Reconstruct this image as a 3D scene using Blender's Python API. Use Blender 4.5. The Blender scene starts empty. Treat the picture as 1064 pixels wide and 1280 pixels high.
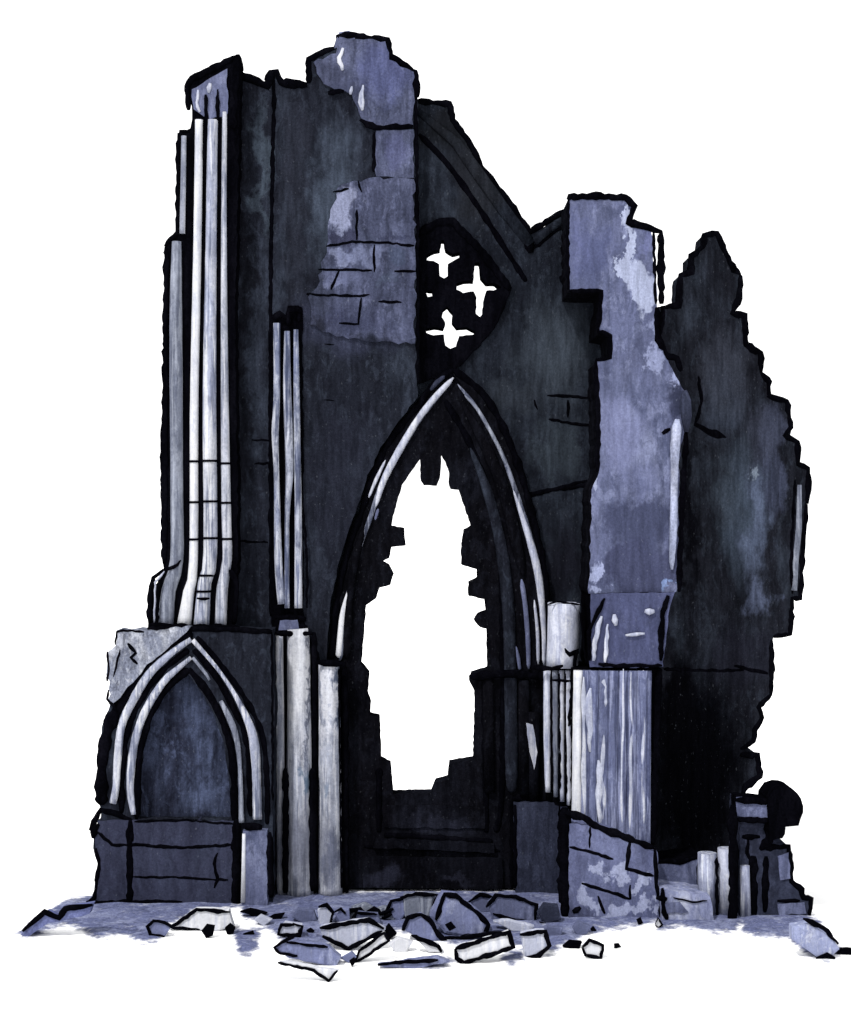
import bpy, bmesh, math, random
from mathutils import Vector, geometry, noise
random.seed(7)
C = bpy.context.scene.collection
SC = bpy.context.scene

# ------------------------------------------------------------------ camera, sky, sun, exposure
S, D, H = .015, 32.0, 7.35              # metres per pixel at the main front, distance, eye height
cd = bpy.data.cameras.new('camera'); cam = bpy.data.objects.new('camera', cd); C.objects.link(cam)
cam.location = (0, -D, H); cam.rotation_euler = (math.radians(90), 0, 0)
cd.sensor_fit = 'VERTICAL'; cd.sensor_height = 24; cd.lens = 24*D/(1280*S); cd.clip_end = 6000
SC.camera = cam
w = bpy.data.worlds.new('World'); SC.world = w; w.use_nodes = True
wb = w.node_tree.nodes['Background']    # an even white overcast sky
wb.inputs[0].default_value = (1, 1, 1, 1); wb.inputs[1].default_value = 1.15
sl = bpy.data.lights.new('sun', 'SUN'); sl.energy = 3.2; sl.angle = math.radians(4); sl.color = (1, .98, .95)
sun = bpy.data.objects.new('sun', sl); C.objects.link(sun)
sun.rotation_euler = Vector((.42, .62, -.95)).to_track_quat('-Z', 'Y').to_euler()
SC.view_settings.view_transform = 'Standard'; SC.view_settings.look = 'None'
SC.view_settings.exposure = .5; SC.view_settings.gamma = 1

# ------------------------------------------------------------------ helpers
def dv(d, px, py): return d(px, py) if callable(d) else d
def W(px, py, d=0):
    d = dv(d, px, py); k = S*(D+d)/D
    return Vector(((px-532)*k, d, H+(640-py)*k))
def gd(py): return 490*D/(py-640)-D     # depth of the ground seen at a picture height
def gp(d): return 640+490*D/(D+d)       # the reverse
def lin(c): 
    c = c/255; return c/12.92 if c < .04045 else ((c+.055)/1.055)**2.4
K = 2.3
def col(c, k=None): return tuple(min(.9, lin(v)/(k or K)) for v in c)+(1,)

def rough(poly, j, step=7, closed=True):
    out = []; n = len(poly)
    for i in range(n if closed else n-1):
        a, b = poly[i], poly[(i+1) % n]; L = math.hypot(b[0]-a[0], b[1]-a[1]); m = max(1, int(L/step))
        for k in range(m):
            t = k/m; q = j*(.35 if k == 0 else 1)
            out.append((a[0]+(b[0]-a[0])*t+random.uniform(-q, q), a[1]+(b[1]-a[1])*t+random.uniform(-q, q)))
    if not closed: out.append(poly[-1])
    return out
def curve(pts, step=6):                  # Catmull-Rom through tuples of any length
    out = []; n = len(pts)
    for i in range(n-1):
        p0, p1, p2, p3 = pts[max(i-1, 0)], pts[i], pts[i+1], pts[min(i+2, n-1)]
        m = max(1, int(math.hypot(p2[0]-p1[0], p2[1]-p1[1])/step))
        for k in range(m):
            t = k/m
            out.append(tuple(.5*((2*b)+(c-a)*t+(2*a-5*b+4*c-e)*t*t+(3*b-a-3*c+e)*t**3) for a, b, c, e in zip(p0, p1, p2, p3)))
    out.append(tuple(pts[-1])); return out

class MB:
    def __init__(s): s.v = []; s.f = []; s.m = []; s.s = []
    def add(s, vs, fs, mi=0, sm=False):
        o = len(s.v); s.v += [Vector(v) for v in vs]
        for f in fs: s.f.append([o+i for i in f]); s.m.append(mi); s.s.append(sm)
        return s
    def slab(s, poly, d, t, mi=0, holes=(), j=1.3, side=None, step=7):
        loops = [rough(poly, j, step)]+[rough(h, j*.5, 4) for h in holes]
        tri = geometry.tessellate_polygon([[Vector((x, y, 0)) for x, y in l] for l in loops])
        fl = [p for l in loops for p in l]; n = len(fl)
        fr = [W(x, y, d) for x, y in fl]; bk = [v+Vector((0, t, 0)) for v in fr]
        s.add(fr+bk, [list(f) for f in tri]+[[i+n for i in reversed(f)] for f in tri], mi)
        o = len(s.v)-2*n; k = 0
        for l in loops:
            for i in range(len(l)):
                a, b = k+i, k+(i+1) % len(l)
                s.f.append([o+a, o+b, o+b+n, o+a+n]); s.m.append(mi if side is None else side); s.s.append(False)
            k += len(l)
        return s
    def tube(s, pts, d, mi=0, flat=1.0, seg=14, wob=0, sm=True):   # pts (px, py, radius px)
        rings = []
        for i, p in enumerate(pts):
            q0, q1 = pts[max(i-1, 0)], pts[min(i+1, len(pts)-1)]
            tx, ty = q1[0]-q0[0], q1[1]-q0[1]; L = math.hypot(tx, ty) or 1; nx, ny = -ty/L, tx/L
            r = p[2]*(1+random.uniform(-wob, wob)); c = W(p[0], p[1], d); e = W(p[0]+nx*r, p[1]+ny*r, d)-c; e.y = 0; R = r*S
            rings.append([c+e*math.cos(2*math.pi*k/seg)+Vector((0, R*flat*math.sin(2*math.pi*k/seg), 0)) for k in range(seg)])
        vs = [v for r in rings for v in r]; fs = []
        for i in range(len(rings)-1):
            for k in range(seg): fs.append([i*seg+k, i*seg+(k+1) % seg, (i+1)*seg+(k+1) % seg, (i+1)*seg+k])
        s.add(vs, fs, mi, sm); o = len(s.v)-len(vs)
        s.f += [[o+k for k in range(seg)], [o+len(vs)-seg+k for k in range(seg)]]; s.m += [mi, mi]; s.s += [False, False]
        return s
    def ink(s, pts, wd=5, d=0, mi=1, j=.8, flat=.55, smooth=False, taper=True):    # a drawn ink line standing on a surface
        pts = curve([tuple(p[:2]) for p in pts], 5) if smooth else rough([tuple(p[:2]) for p in pts], j, 5, False)
        n = len(pts); off = random.random()*50; out = []
        for i, p in enumerate(pts):
            r = wd/2*(1+.55*noise.noise(Vector((i*.33+off, 0, 0)))+random.uniform(-.12, .12))
            if taper and (i == 0 or i == n-1): r *= .5
            elif taper and wd > 4 and n > 4 and (i == 1 or i == n-2): r *= .85
            out.append((p[0], p[1], r))
        return s.tube(out, d, mi, flat, 8, 0)
    def ring(s, px, py, r, d, mi=1, h=1.4):
        return s.tube([(px, py-h, r*1.06), (px, py+h, r*1.06)], d, mi, 1, 14)
    def build(s, name, mats, parent=None, label=None, cat=None, group=None, kind=None, origin=None):
        o_ = Vector(origin) if origin else Vector((0, 0, 0))
        me = bpy.data.meshes.new(name); me.from_pydata([v-o_ for v in s.v], [], s.f)
        for m in mats: me.materials.append(m)
        me.polygons.foreach_set('material_index', s.m); me.polygons.foreach_set('use_smooth', s.s)
        bm = bmesh.new(); bm.from_mesh(me); bmesh.ops.recalc_face_normals(bm, faces=bm.faces); bm.to_mesh(me); bm.free()
        o = bpy.data.objects.new(name, me); C.objects.link(o); o.location = o_
        if parent: o.parent = parent
        for k, v in (('label', label), ('category', cat), ('group', group), ('kind', kind)):
            if v: o[k] = v
        return o

def wash(name, base, light, dark, mott=.5, streak=.35, grain=.25, speck=.0, blobs=(), d=.9, k=None, sc=1.0, drip=0, edge=False):
    m = bpy.data.materials.new(name); m.use_nodes = True; nt = m.node_tree; N = nt.nodes; L = nt.links
    b = N['Principled BSDF']; b.inputs['Roughness'].default_value = 1; b.inputs['Specular IOR Level'].default_value = 0
    tc = N.new('ShaderNodeTexCoord').outputs['Object']
    def nz(scale, vec, det=5, ro=.6, dist=0, mapping=None):
        if mapping:
            mp = N.new('ShaderNodeMapping'); mp.inputs['Scale'].default_value = mapping; L.new(tc, mp.inputs[0]); vec = mp.outputs[0]
        n = N.new('ShaderNodeTexNoise'); n.inputs['Scale'].default_value = scale; n.inputs['Detail'].default_value = det
        n.inputs['Roughness'].default_value = ro; n.inputs['Distortion'].default_value = dist; L.new(vec, n.inputs['Vector']); return n
    def rng(src, a, b_, lo=0, hi=1):
        r = N.new('ShaderNodeMapRange'); r.interpolation_type = 'SMOOTHSTEP'
        for i, v in zip(('From Min', 'From Max', 'To Min', 'To Max'), (a, b_, lo, hi)): r.inputs[i].default_value = v
        L.new(src, r.inputs['Value']); return r.outputs[0]
    def mix(f, a, c, mode='MIX'):
        x = N.new('ShaderNodeMix'); x.data_type = 'RGBA'; x.blend_type = mode
        if isinstance(f, float): x.inputs[0].default_value = f
        else: L.new(f, x.inputs[0])
        for s_, v in ((6, a), (7, c)):
            if isinstance(v, tuple): x.inputs[s_].default_value = v
            else: L.new(v, x.inputs[s_])
        return x.outputs[2]
    A, Bc, Dk = col(base, k), col(light, k), col(dark, k)
    n1 = nz(.9*sc, None, 6, .62, .5, (1, 1, .45)); n2 = nz(1.7*sc, None, 7, .65, .9, (1, 1, .5))
    c = mix(rng(n1.outputs[0], .46, .72, 0, mott), A, Bc)
    c = mix(rng(n2.outputs[0], .45, .75, 0, mott), c, Dk)
    n3 = nz(4.5*sc, None, 5, .7, .6, (1, 1, .6)); n4 = nz(5.5*sc, None, 5, .7, .8, (1, 1, .45))
    c = mix(rng(n3.outputs[0], .52, .62, 0, mott*.45), c, Bc); c = mix(rng(n4.outputs[0], .52, .6, 0, mott*.45), c, Dk)
    if drip:
        n5 = nz(1, None, 4, .6, .3, (11, 11, .55)); c = mix(rng(n5.outputs[0], .5, .6, 0, drip), c, Dk)
        n6 = nz(1, None, 4, .6, .3, (13, 13, .7)); c = mix(rng(n6.outputs[0], .52, .6, 0, drip), c, Bc)
    if blobs:
        nv = nz(2.0, None, 5, .65, 0, (1, 1, .7))
        sub = N.new('ShaderNodeVectorMath'); sub.operation = 'SUBTRACT'; L.new(nv.outputs['Color'], sub.inputs[0]); sub.inputs[1].default_value = (.5, .5, .5)
        scl = N.new('ShaderNodeVectorMath'); scl.operation = 'SCALE'; L.new(sub.outputs[0], scl.inputs[0]); scl.inputs['Scale'].default_value = 1.3
        ad = N.new('ShaderNodeVectorMath'); L.new(tc, ad.inputs[0]); L.new(scl.outputs[0], ad.inputs[1])
        for bx in blobs:
            px, py, rx, ry, cc, st = bx[:6]; soft = bx[6] if len(bx) > 6 else .35
            p = W(px, py, d)
            s1 = N.new('ShaderNodeVectorMath'); s1.operation = 'SUBTRACT'; L.new(ad.outputs[0], s1.inputs[0]); s1.inputs[1].default_value = p
            s2 = N.new('ShaderNodeVectorMath'); s2.operation = 'MULTIPLY'; L.new(s1.outputs[0], s2.inputs[0]); s2.inputs[1].default_value = (1/(rx*S), 0, 1/(ry*S))
            s3 = N.new('ShaderNodeVectorMath'); s3.operation = 'LENGTH'; L.new(s2.outputs[0], s3.inputs[0])
            c = mix(rng(s3.outputs['Value'], soft, 1.0, st, 0), c, col(cc, k))
    fb = nz(1, None, 4, .6, .2, (9, 9, 1.3)); g = nz(20, tc, 4, .75)
    hv = N.new('ShaderNodeMath'); hv.operation = 'MULTIPLY'
    L.new(rng(fb.outputs[0], .3, .7, 1-streak, 1+streak), hv.inputs[0]); L.new(rng(g.outputs[0], .3, .7, 1-grain, 1+grain), hv.inputs[1])
    cv = N.new('ShaderNodeCombineColor')
    for i in range(3): L.new(hv.outputs[0], cv.inputs[i])
    c = mix(1.0, c, cv.outputs[0], 'MULTIPLY')
    if speck:
        g2 = nz(1, None, 2, .5, 0, (22, 22, 13)); lt = mix(.5, Bc, (.5, .55, .65, 1)); c = mix(rng(g2.outputs[0], .66, .78, 0, speck*.28), c, lt)
    if edge:                             # the painted ground wash thins out towards its edge and lets the white ground through
        at = N.new('ShaderNodeAttribute'); at.attribute_name = 'cover'
        en = nz(3.0, tc, 6, .7); ma = N.new('ShaderNodeMath'); L.new(at.outputs['Fac'], ma.inputs[0]); L.new(rng(en.outputs[0], .25, .75, -.38, .25), ma.inputs[1])
        c = mix(rng(ma.outputs[0], .1, .8), (.9, .9, .9, 1), c)
    L.new(c, b.inputs['Base Color'])
    bp = N.new('ShaderNodeBump'); bp.inputs['Strength'].default_value = .35; bp.inputs['Distance'].default_value = .03
    L.new(hv.outputs[0], bp.inputs['Height']); L.new(bp.outputs[0], b.inputs['Normal'])
    return m

# ------------------------------------------------------------------ materials (stone and ink in watercolour tones)
INK = wash('ink_black', (7, 7, 12), (20, 20, 28), (3, 3, 6), .5, .3, .3)  # black of the drawn ink lines and the gaps between shafts
BLACK = wash('black_stone', (15, 15, 20), (32, 34, 44), (6, 6, 10), .7, .3, .25, .15, d=1.2,
            blobs=[(550, 1030, 60, 12, (38, 40, 52), .8), (480, 1095, 34, 20, (44, 46, 60), .8), (570, 1098, 26, 8, (48, 50, 64), .7), (600, 1080, 60, 40, (24, 25, 33), .5)])  # near-black tone of the window surround, with a few lighter patches
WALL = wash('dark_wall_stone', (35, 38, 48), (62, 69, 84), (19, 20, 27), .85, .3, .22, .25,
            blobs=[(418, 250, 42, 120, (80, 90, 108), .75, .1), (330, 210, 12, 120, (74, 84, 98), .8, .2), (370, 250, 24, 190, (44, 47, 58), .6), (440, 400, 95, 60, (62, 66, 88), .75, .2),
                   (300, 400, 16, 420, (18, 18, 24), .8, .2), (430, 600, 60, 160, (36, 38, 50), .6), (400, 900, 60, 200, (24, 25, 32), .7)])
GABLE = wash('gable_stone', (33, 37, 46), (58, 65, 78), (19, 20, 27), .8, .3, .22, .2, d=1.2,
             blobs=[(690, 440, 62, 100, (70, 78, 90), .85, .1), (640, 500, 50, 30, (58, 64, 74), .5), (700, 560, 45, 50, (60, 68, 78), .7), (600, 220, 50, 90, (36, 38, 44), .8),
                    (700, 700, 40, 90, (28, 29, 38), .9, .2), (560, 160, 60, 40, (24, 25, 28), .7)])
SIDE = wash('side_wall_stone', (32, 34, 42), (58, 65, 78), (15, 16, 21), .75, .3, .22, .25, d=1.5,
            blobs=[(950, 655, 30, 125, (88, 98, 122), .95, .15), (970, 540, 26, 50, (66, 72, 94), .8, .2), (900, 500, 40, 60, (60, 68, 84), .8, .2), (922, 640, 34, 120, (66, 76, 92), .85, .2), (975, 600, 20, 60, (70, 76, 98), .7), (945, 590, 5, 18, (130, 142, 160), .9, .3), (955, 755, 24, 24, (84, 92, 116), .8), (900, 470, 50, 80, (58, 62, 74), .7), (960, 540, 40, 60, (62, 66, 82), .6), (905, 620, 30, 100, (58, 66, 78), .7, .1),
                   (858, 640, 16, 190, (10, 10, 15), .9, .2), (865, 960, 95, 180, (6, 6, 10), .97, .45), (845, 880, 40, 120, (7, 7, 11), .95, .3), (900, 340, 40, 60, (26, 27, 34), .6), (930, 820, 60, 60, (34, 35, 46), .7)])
LAV = wash('lavender_stone', (104, 110, 142), (150, 156, 188), (72, 76, 104), .7, .2, .15, .3)
BUTT = wash('buttress_stone', (103, 109, 142), (140, 147, 182), (74, 80, 108), 1.0, .2, .18, .35, d=-.6,
            blobs=[(735, 320, 45, 50, (92, 98, 136), .7), (740, 330, 30, 46, (84, 90, 124), .8, .5), (798, 655, 52, 38, (70, 75, 102), .95, .6), (770, 480, 40, 30, (92, 98, 128), .6, .3), (800, 712, 62, 40, (68, 72, 100), .9, .7), (850, 500, 24, 26, (52, 56, 78), .9, .4),
                   (770, 540, 40, 60, (134, 140, 180), .6), (800, 600, 30, 30, (98, 104, 140), .5), (745, 600, 12, 12, (170, 178, 210), .95, .6), (778, 268, 5, 24, (176, 184, 214), .95, .7), (786, 318, 9, 44, (176, 184, 214), .95, .75), (802, 360, 25, 36, (172, 180, 210), .95, .8), (812, 300, 10, 30, (120, 126, 172), .6), (724, 300, 8, 60, (100, 106, 146), .6), (735, 360, 24, 20, (88, 94, 126), .7), (738, 716, 9, 14, (160, 168, 204), .95, .6), (744, 737, 9, 6, (160, 168, 204), .9, .6), (818, 440, 8, 40, (160, 168, 206), .8, .5), (850, 478, 6, 14, (160, 168, 206), .9, .5), (838, 730, 7, 10, (130, 150, 196), .9, .5)])
FOOT = wash('footing_stone', (100, 106, 142), (140, 147, 186), (74, 78, 106), .7, .14, .18, .4, d=-1.2,
            blobs=[(x, y, rx, ry, (168, 175, 208), .95, .7) for x, y, rx, ry in ((752, 1083, 14, 9), (734, 1124, 11, 13), (774, 1088, 10, 15), (772, 1136, 18, 12), (802, 1110, 16, 8), (806, 1138, 22, 10), (756, 1148, 14, 7))]
            + [(728, 1150, 26, 16, (70, 74, 100), .8, .4), (722, 1100, 12, 60, (86, 90, 122), .6)])
FACE = wash('facing_stone', (77, 82, 107), (112, 118, 150), (50, 54, 72), 1.0, .25, .24, .4, d=.85,
            blobs=[(428, 262, 22, 34, (142, 148, 178), .95, .6), (434, 298, 26, 9, (56, 58, 80), .9, .7), (492, 300, 26, 6, (60, 64, 88), .8, .5), (430, 322, 22, 11, (128, 134, 164), .9, .7), (420, 352, 18, 10, (112, 118, 148), .8, .7), (500, 322, 16, 12, (72, 80, 104), .8, .6), (450, 320, 50, 14, (112, 119, 150), .8), (430, 345, 40, 14, (104, 110, 142), .7), (480, 90, 50, 50, (92, 98, 140), .7),
                   (440, 400, 70, 30, (62, 66, 90), .9, .2), (420, 120, 30, 40, (66, 70, 94), .6), (394, 340, 18, 90, (52, 56, 72), .8, .3), (450, 436, 110, 20, (38, 41, 54), .97, .3), (494, 345, 16, 12, (76, 84, 106), .7), (495, 190, 20, 30, (94, 98, 136), .6), (395, 410, 26, 20, (40, 42, 54), .95, .3), (408, 90, 22, 18, (60, 64, 84), .6)])
SLATE = wash('slate_blue_stone', (52, 56, 74), (78, 84, 108), (34, 36, 48), .7, .25, .22, .35)
NICHE = wash('niche_panel_stone', (44, 48, 65), (86, 96, 126), (28, 30, 42), .95, .35, .22, .5, d=.5,
             blobs=[(240, 880, 26, 60, (84, 94, 124), .6, .1)])
PLIN = wash('plinth_dark_stone', (60, 63, 84), (76, 82, 106), (42, 44, 60), .7, .15, .2, .4)
PALE = wash('pale_stone', (198, 203, 224), (238, 240, 248), (140, 147, 178), .9, .14, .12, drip=.4)
GREY = wash('grey_shaft_stone', (128, 134, 152), (176, 182, 198), (84, 90, 110), .8, .16, .14, drip=.6)
TRIO = wash('upper_shaft_stone', (130, 138, 168), (220, 224, 238), (70, 78, 106), .9, .16, .12, drip=.85, sc=1.3)
PIER = wash('pier_shaft_stone', (176, 182, 206), (236, 238, 246), (100, 108, 134), .7, .16, .12, drip=.75)
POST = wash('stub_stone', (164, 170, 196), (222, 226, 238), (104, 110, 140), .8, .2, .12, drip=.7)
WHT = wash('whitest_stone', (236, 238, 246), (250, 250, 252), (184, 190, 212), .7, .1, .08, drip=.4)
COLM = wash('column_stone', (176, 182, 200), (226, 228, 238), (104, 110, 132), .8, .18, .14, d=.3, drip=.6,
            blobs=[(370, 850, 24, 110, (232, 234, 242), .8, .2), (370, 1060, 60, 80, (116, 120, 138), .85, .2), (407, 870, 9, 90, (232, 234, 244), .8), (421, 880, 7, 100, (72, 84, 108), .85), (386, 860, 5, 150, (92, 98, 118), .8), (382, 978, 7, 20, (98, 120, 146), .9), (408, 990, 9, 22, (134, 148, 172), .8), (412, 1080, 20, 60, (98, 104, 128), .8)])  # lit left and shaded right sides of the columns painted into the colour
BROK = wash('broken_grey_stone', (140, 146, 166), (212, 216, 228), (66, 70, 86), 1.0, .15, .3, .2, sc=1.8)
GWASH = wash('blue_ground_wash', (112, 119, 158), (164, 171, 204), (84, 89, 120), 1.0, .05, .3, .4, sc=1.6, edge=True)
GRND = wash('white_ground', (252, 252, 252), (252, 252, 252), (250, 249, 248), .2, .01, .01, k=1.05)

# ------------------------------------------------------------------ the ground
g = MB(); g.add([(-2500, -400, 0), (2500, -400, 0), (2500, 5000, 0), (-2500, 5000, 0)], [[0, 1, 2, 3]])
g.build('ground', [GRND], kind='structure')

PT = [[(16, 1168), (36, 1152), (58, 1139), (100, 1118), (240, 1110), (310, 1110), (300, 1136), (245, 1144), (215, 1160), (205, 1176), (194, 1184), (172, 1183), (158, 1174), (140, 1176), (118, 1177), (100, 1166), (84, 1160), (64, 1164), (48, 1174), (30, 1178)],
      [(284, 1158), (330, 1160), (326, 1186), (314, 1200), (300, 1197), (290, 1184)],
      [(296, 1126), (330, 1112), (440, 1112), (830, 1112), (850, 1148), (800, 1160), (770, 1166), (735, 1172), (712, 1184), (690, 1196), (664, 1192), (600, 1180), (560, 1184), (520, 1172), (470, 1170), (420, 1186), (350, 1180), (332, 1162), (300, 1150)],
      [(352, 1184), (410, 1182), (430, 1196), (424, 1210), (390, 1206), (360, 1200)],
      [(500, 1203), (560, 1194), (574, 1203), (548, 1214), (510, 1211)],
      [(622, 1192), (655, 1186), (662, 1199), (642, 1212), (626, 1207)],
      [(924, 1140), (1010, 1140), (1044, 1172), (1056, 1188), (1040, 1204), (1010, 1198), (984, 1180), (950, 1174), (924, 1170)],
      [(815, 1136), (925, 1136), (935, 1158), (900, 1172), (868, 1168), (848, 1162), (820, 1168)]]
def cover(x, y):                         # 0 outside, rising to 1 well inside the spread of blue wash, in picture pixels
    best = -99
    for P in PT2:
        ins = False; dm = 1e9; n = len(P)
        if not (BB[id(P)][0]-12 < x < BB[id(P)][1]+12 and BB[id(P)][2]-12 < y < BB[id(P)][3]+12): continue
        for i in range(n):
            x1, y1 = P[i]; x2, y2 = P[(i+1) % n]
            if (y1 > y) != (y2 > y) and x < (x2-x1)*(y-y1)/(y2-y1)+x1: ins = not ins
            dx, dy = x2-x1, y2-y1; t = max(0, min(1, ((x-x1)*dx+(y-y1)*dy)/(dx*dx+dy*dy+1e-9))); q = math.hypot(x-x1-t*dx, y-y1-t*dy)
            if q < dm: dm = q
        best = max(best, dm if ins else -dm)
    return max(0, min(1, .35+best/14))
PT2 = [curve(P+[P[0]], 14)[:-1] for P in PT]; BB = {id(P): (min(p[0] for p in P), max(p[0] for p in P), min(p[1] for p in P), max(p[1] for p in P)) for P in PT2}
gx, gy = 190, 84; vs = []; cv = []
for j in range(gy):
    y = -6+j*7.4/gy
    py = gp(y)
    for i in range(gx):
        x = -7.9+i*16.4/gx; px = 532+x*D/(S*(D+y)); c = cover(px, py); cv.append(c)
        vs.append((x, y, .003+max(0, c-.3)*(.05+.05*noise.noise(Vector((x*2, y*2, 0))))))
me = bpy.data.meshes.new('ground_wash'); me.from_pydata(vs, [], [[j*gx+i, j*gx+i+1, (j+1)*gx+i+1, (j+1)*gx+i] for j in range(gy-1) for i in range(gx-1) if max(cv[j*gx+i], cv[j*gx+i+1], cv[(j+1)*gx+i], cv[(j+1)*gx+i+1]) > 0])
me.attributes.new('cover', 'FLOAT', 'POINT').data.foreach_set('value', cv); me.materials.append(GWASH)
for p in me.polygons: p.use_smooth = True
gv = bpy.data.objects.new('ground_wash', me); C.objects.link(gv); gv['kind'] = 'stuff'  # blue shadow wash of the ground, painted on a low sheet

# ------------------------------------------------------------------ the ruin: one building, its parts under one empty
ruin = bpy.data.objects.new('abbey_ruin', None); C.objects.link(ruin); ruin.location = (0, 0, 0)
ruin['label'] = 'roofless dark stone abbey ruin with a tall broken pointed window and ragged walls'; ruin['category'] = 'ruin'

# main wall, left of the window
b = MB(); d = .9
b.slab([(284, 112), (300, 96), (322, 102), (334, 106), (341, 90), (349, 92), (356, 106), (384, 104), (388, 74), (404, 68), (416, 62), (421, 44), (440, 42), (484, 48), (488, 70), (512, 84), (522, 88),
        (522, 496), (512, 508), (490, 538), (472, 567), (457, 602), (445, 640), (434, 668), (426, 696), (418, 730), (412, 762), (408, 820), (406, gp(d)+6), (290, gp(d)+6)], d, 1.3)
b.ink([(297, 68), (300, 94), (322, 102), (334, 107), (340, 92), (346, 90), (352, 103), (384, 106)], 11, d)
b.ink([(386, 104), (386, 74), (402, 66), (418, 60)], 8, d); b.ink([(420, 46), (438, 44), (484, 50), (487, 70), (508, 82), (519, 92)], 9, d)
b.ink([(519, 90), (521, 200), (522, 330), (523, 478)], 5, d); b.ink([(519, 88), (521, 122)], 11, d)
b.ink([(343, 100), (341, 200), (339, 300), (338, 386), (338, 560), (339, 770)], 5, d)
b.ink([(288, 110), (292, 300), (291, 500), (295, 640), (290, 780)], 11, d-.03)
for p in ([(315, 550), (338, 551)], [(318, 580), (340, 579)], [(300, 676), (335, 678)], [(383, 368), (398, 371)]): b.ink(p, 3, d)
for y in (430, 500): b.ink([(405, y), (418, y+1)], 1.6, d)
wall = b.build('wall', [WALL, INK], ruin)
# exposed lighter stones near its top
b = MB(); d = .85
b.slab([(392, 78), (420, 66), (424, 46), (482, 52), (486, 74), (517, 90), (517, 156), (470, 157), (452, 148), (440, 118), (404, 104)], d, .2, j=2)
b.ink([(410, 116), (430, 114)], 8, d); b.ink([(450, 150), (470, 160), (516, 158)], 7, d, j=1)
b.build('facing_stone', [FACE, INK], wall, 'pale blue stone exposed at the wall head')
b = MB(); b.slab([(470, 162), (517, 162), (517, 222), (470, 220)], d, .2); b.ink([(468, 165), (467, 215)], 4, d)
b.build('facing_stone', [FACE, INK], wall)
b = MB()
b.slab([(424, 232), (444, 226), (468, 222), (517, 224), (519, 296), (519, 430), (470, 428), (420, 420), (388, 406), (386, 372), (396, 360), (410, 300), (414, 262)], d, .2, j=2.5)
for p in ([(408, 308), (440, 302), (480, 303), (518, 307)], [(398, 337), (432, 337), (465, 338)], [(493, 339), (520, 339)], [(384, 367), (405, 369), (450, 370), (462, 368)], [(473, 377), (502, 378)],
          [(446, 262), (446, 300)], [(468, 306), (468, 340)], [(452, 372), (448, 405), (424, 404)], [(424, 338), (414, 362)], [(452, 240), (448, 226)], [(436, 236), (416, 240)]): b.ink(p, 3.2, d)
b.build('facing_stone', [FACE, INK], wall)
for p in ([(429, 60), (424, 72), (428, 88)], [(454, 106), (452, 122), (453, 138)], [(440, 108), (438, 118)]):
    b = MB(); b.ink(p, 6, .84, 0, flat=.25); b.build('pale_run', [PALE], wall)  # thin pale strokes on the upper stones
b = MB(); b.slab([(418, 60), (424, 40), (436, 38), (446, 44), (440, 56)], .88, .3); b.build('loose_cap_stone', [BUTT], wall)
# triple shafts high on the wall
b = MB(); d = .82
b.slab([(339, 400), (356, 396), (360, 382), (378, 384), (380, 770), (384, 792), (342, 792), (339, 770)], .88, .1)
b.ink([(340, 398), (350, 392), (358, 398)], 9, .8); b.ink([(360, 388), (372, 386), (377, 390)], 9, .8)
b.ink([(361, 390), (361, 406)], 7, .8); b.ink([(374, 392), (374, 404)], 6, .8)
b.ink([(343, 772), (383, 774)], 9, .72); b.ink([(376, 780), (382, 790)], 12, .7)
b.ink([(379, 640), (384, 700), (384, 760)], 3, .82)
trio = b.build('shaft_cluster', [INK, INK], wall)
for pts, mt in (([(346, 404, 4.5), (346, 500, 4.2), (344, 540, 4.5), (346, 600, 3.5), (348, 700, 5), (352, 755, 5)], TRIO),
                ([(359, 414, 3.6), (359, 480, 5), (361, 540, 5.4), (362, 590, 5), (359, 650, 3), (359, 760, 3.4)], TRIO),
                ([(370, 412, 3), (371, 500, 4), (372, 580, 4.2), (373, 640, 4.5), (373, 760, 5)], TRIO)):
    b = MB(); b.tube(curve(pts, 12), d-.03, 0, 1); b.build('shaft', [mt], trio)
b = MB(); b.slab([(350, 776), (372, 775), (374, 788), (348, 788)], .66, .3, j=1); b.build('base_block', [LAV], trio)

# gable wall with the window opening
b = MB(); d = 1.2
AO = [(567, 462), (545, 478), (521, 509), (498, 536), (479, 565), (465, 600), (452, 640), (441, 668), (433, 696), (425, 730), (420, 762), (416, 800), (414, gp(d)-2),
      (712, gp(d)-2), (690, 840), (684, 790), (682, 729), (676, 690), (666, 647), (654, 600), (640, 560), (622, 520), (600, 488)]
OP = [(525, 573), (526, 600), (530, 606), (546, 607), (550, 598), (552, 568), (557, 576), (562, 590), (561, 602), (564, 611), (574, 612), (580, 630), (589, 657), (580, 662), (577, 680), (577, 706), (590, 710), (597, 712), (597, 722), (586, 728),
      (586, 745), (606, 749), (608, 764), (598, 768), (593, 776), (600, 784), (609, 786), (610, 836), (590, 842), (587, 852), (594, 866), (594, 888), (592, 950), (562, 955), (560, 974), (545, 978), (539, 992), (491, 993),
      (488, 956), (476, 950), (474, 897), (462, 894), (463, 880), (459, 867), (461, 842), (451, 830), (453, 804), (457, 757), (470, 748), (474, 735), (488, 731), (492, 718), (486, 706), (478, 702), (486, 698), (489, 684), (507, 682), (505, 660), (489, 657), (491, 645), (502, 606)]
TR = [(522, 296), (550, 274), (566, 272), (600, 312), (638, 362), (616, 411), (594, 438), (574, 458), (560, 466), (522, 480)]
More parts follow.
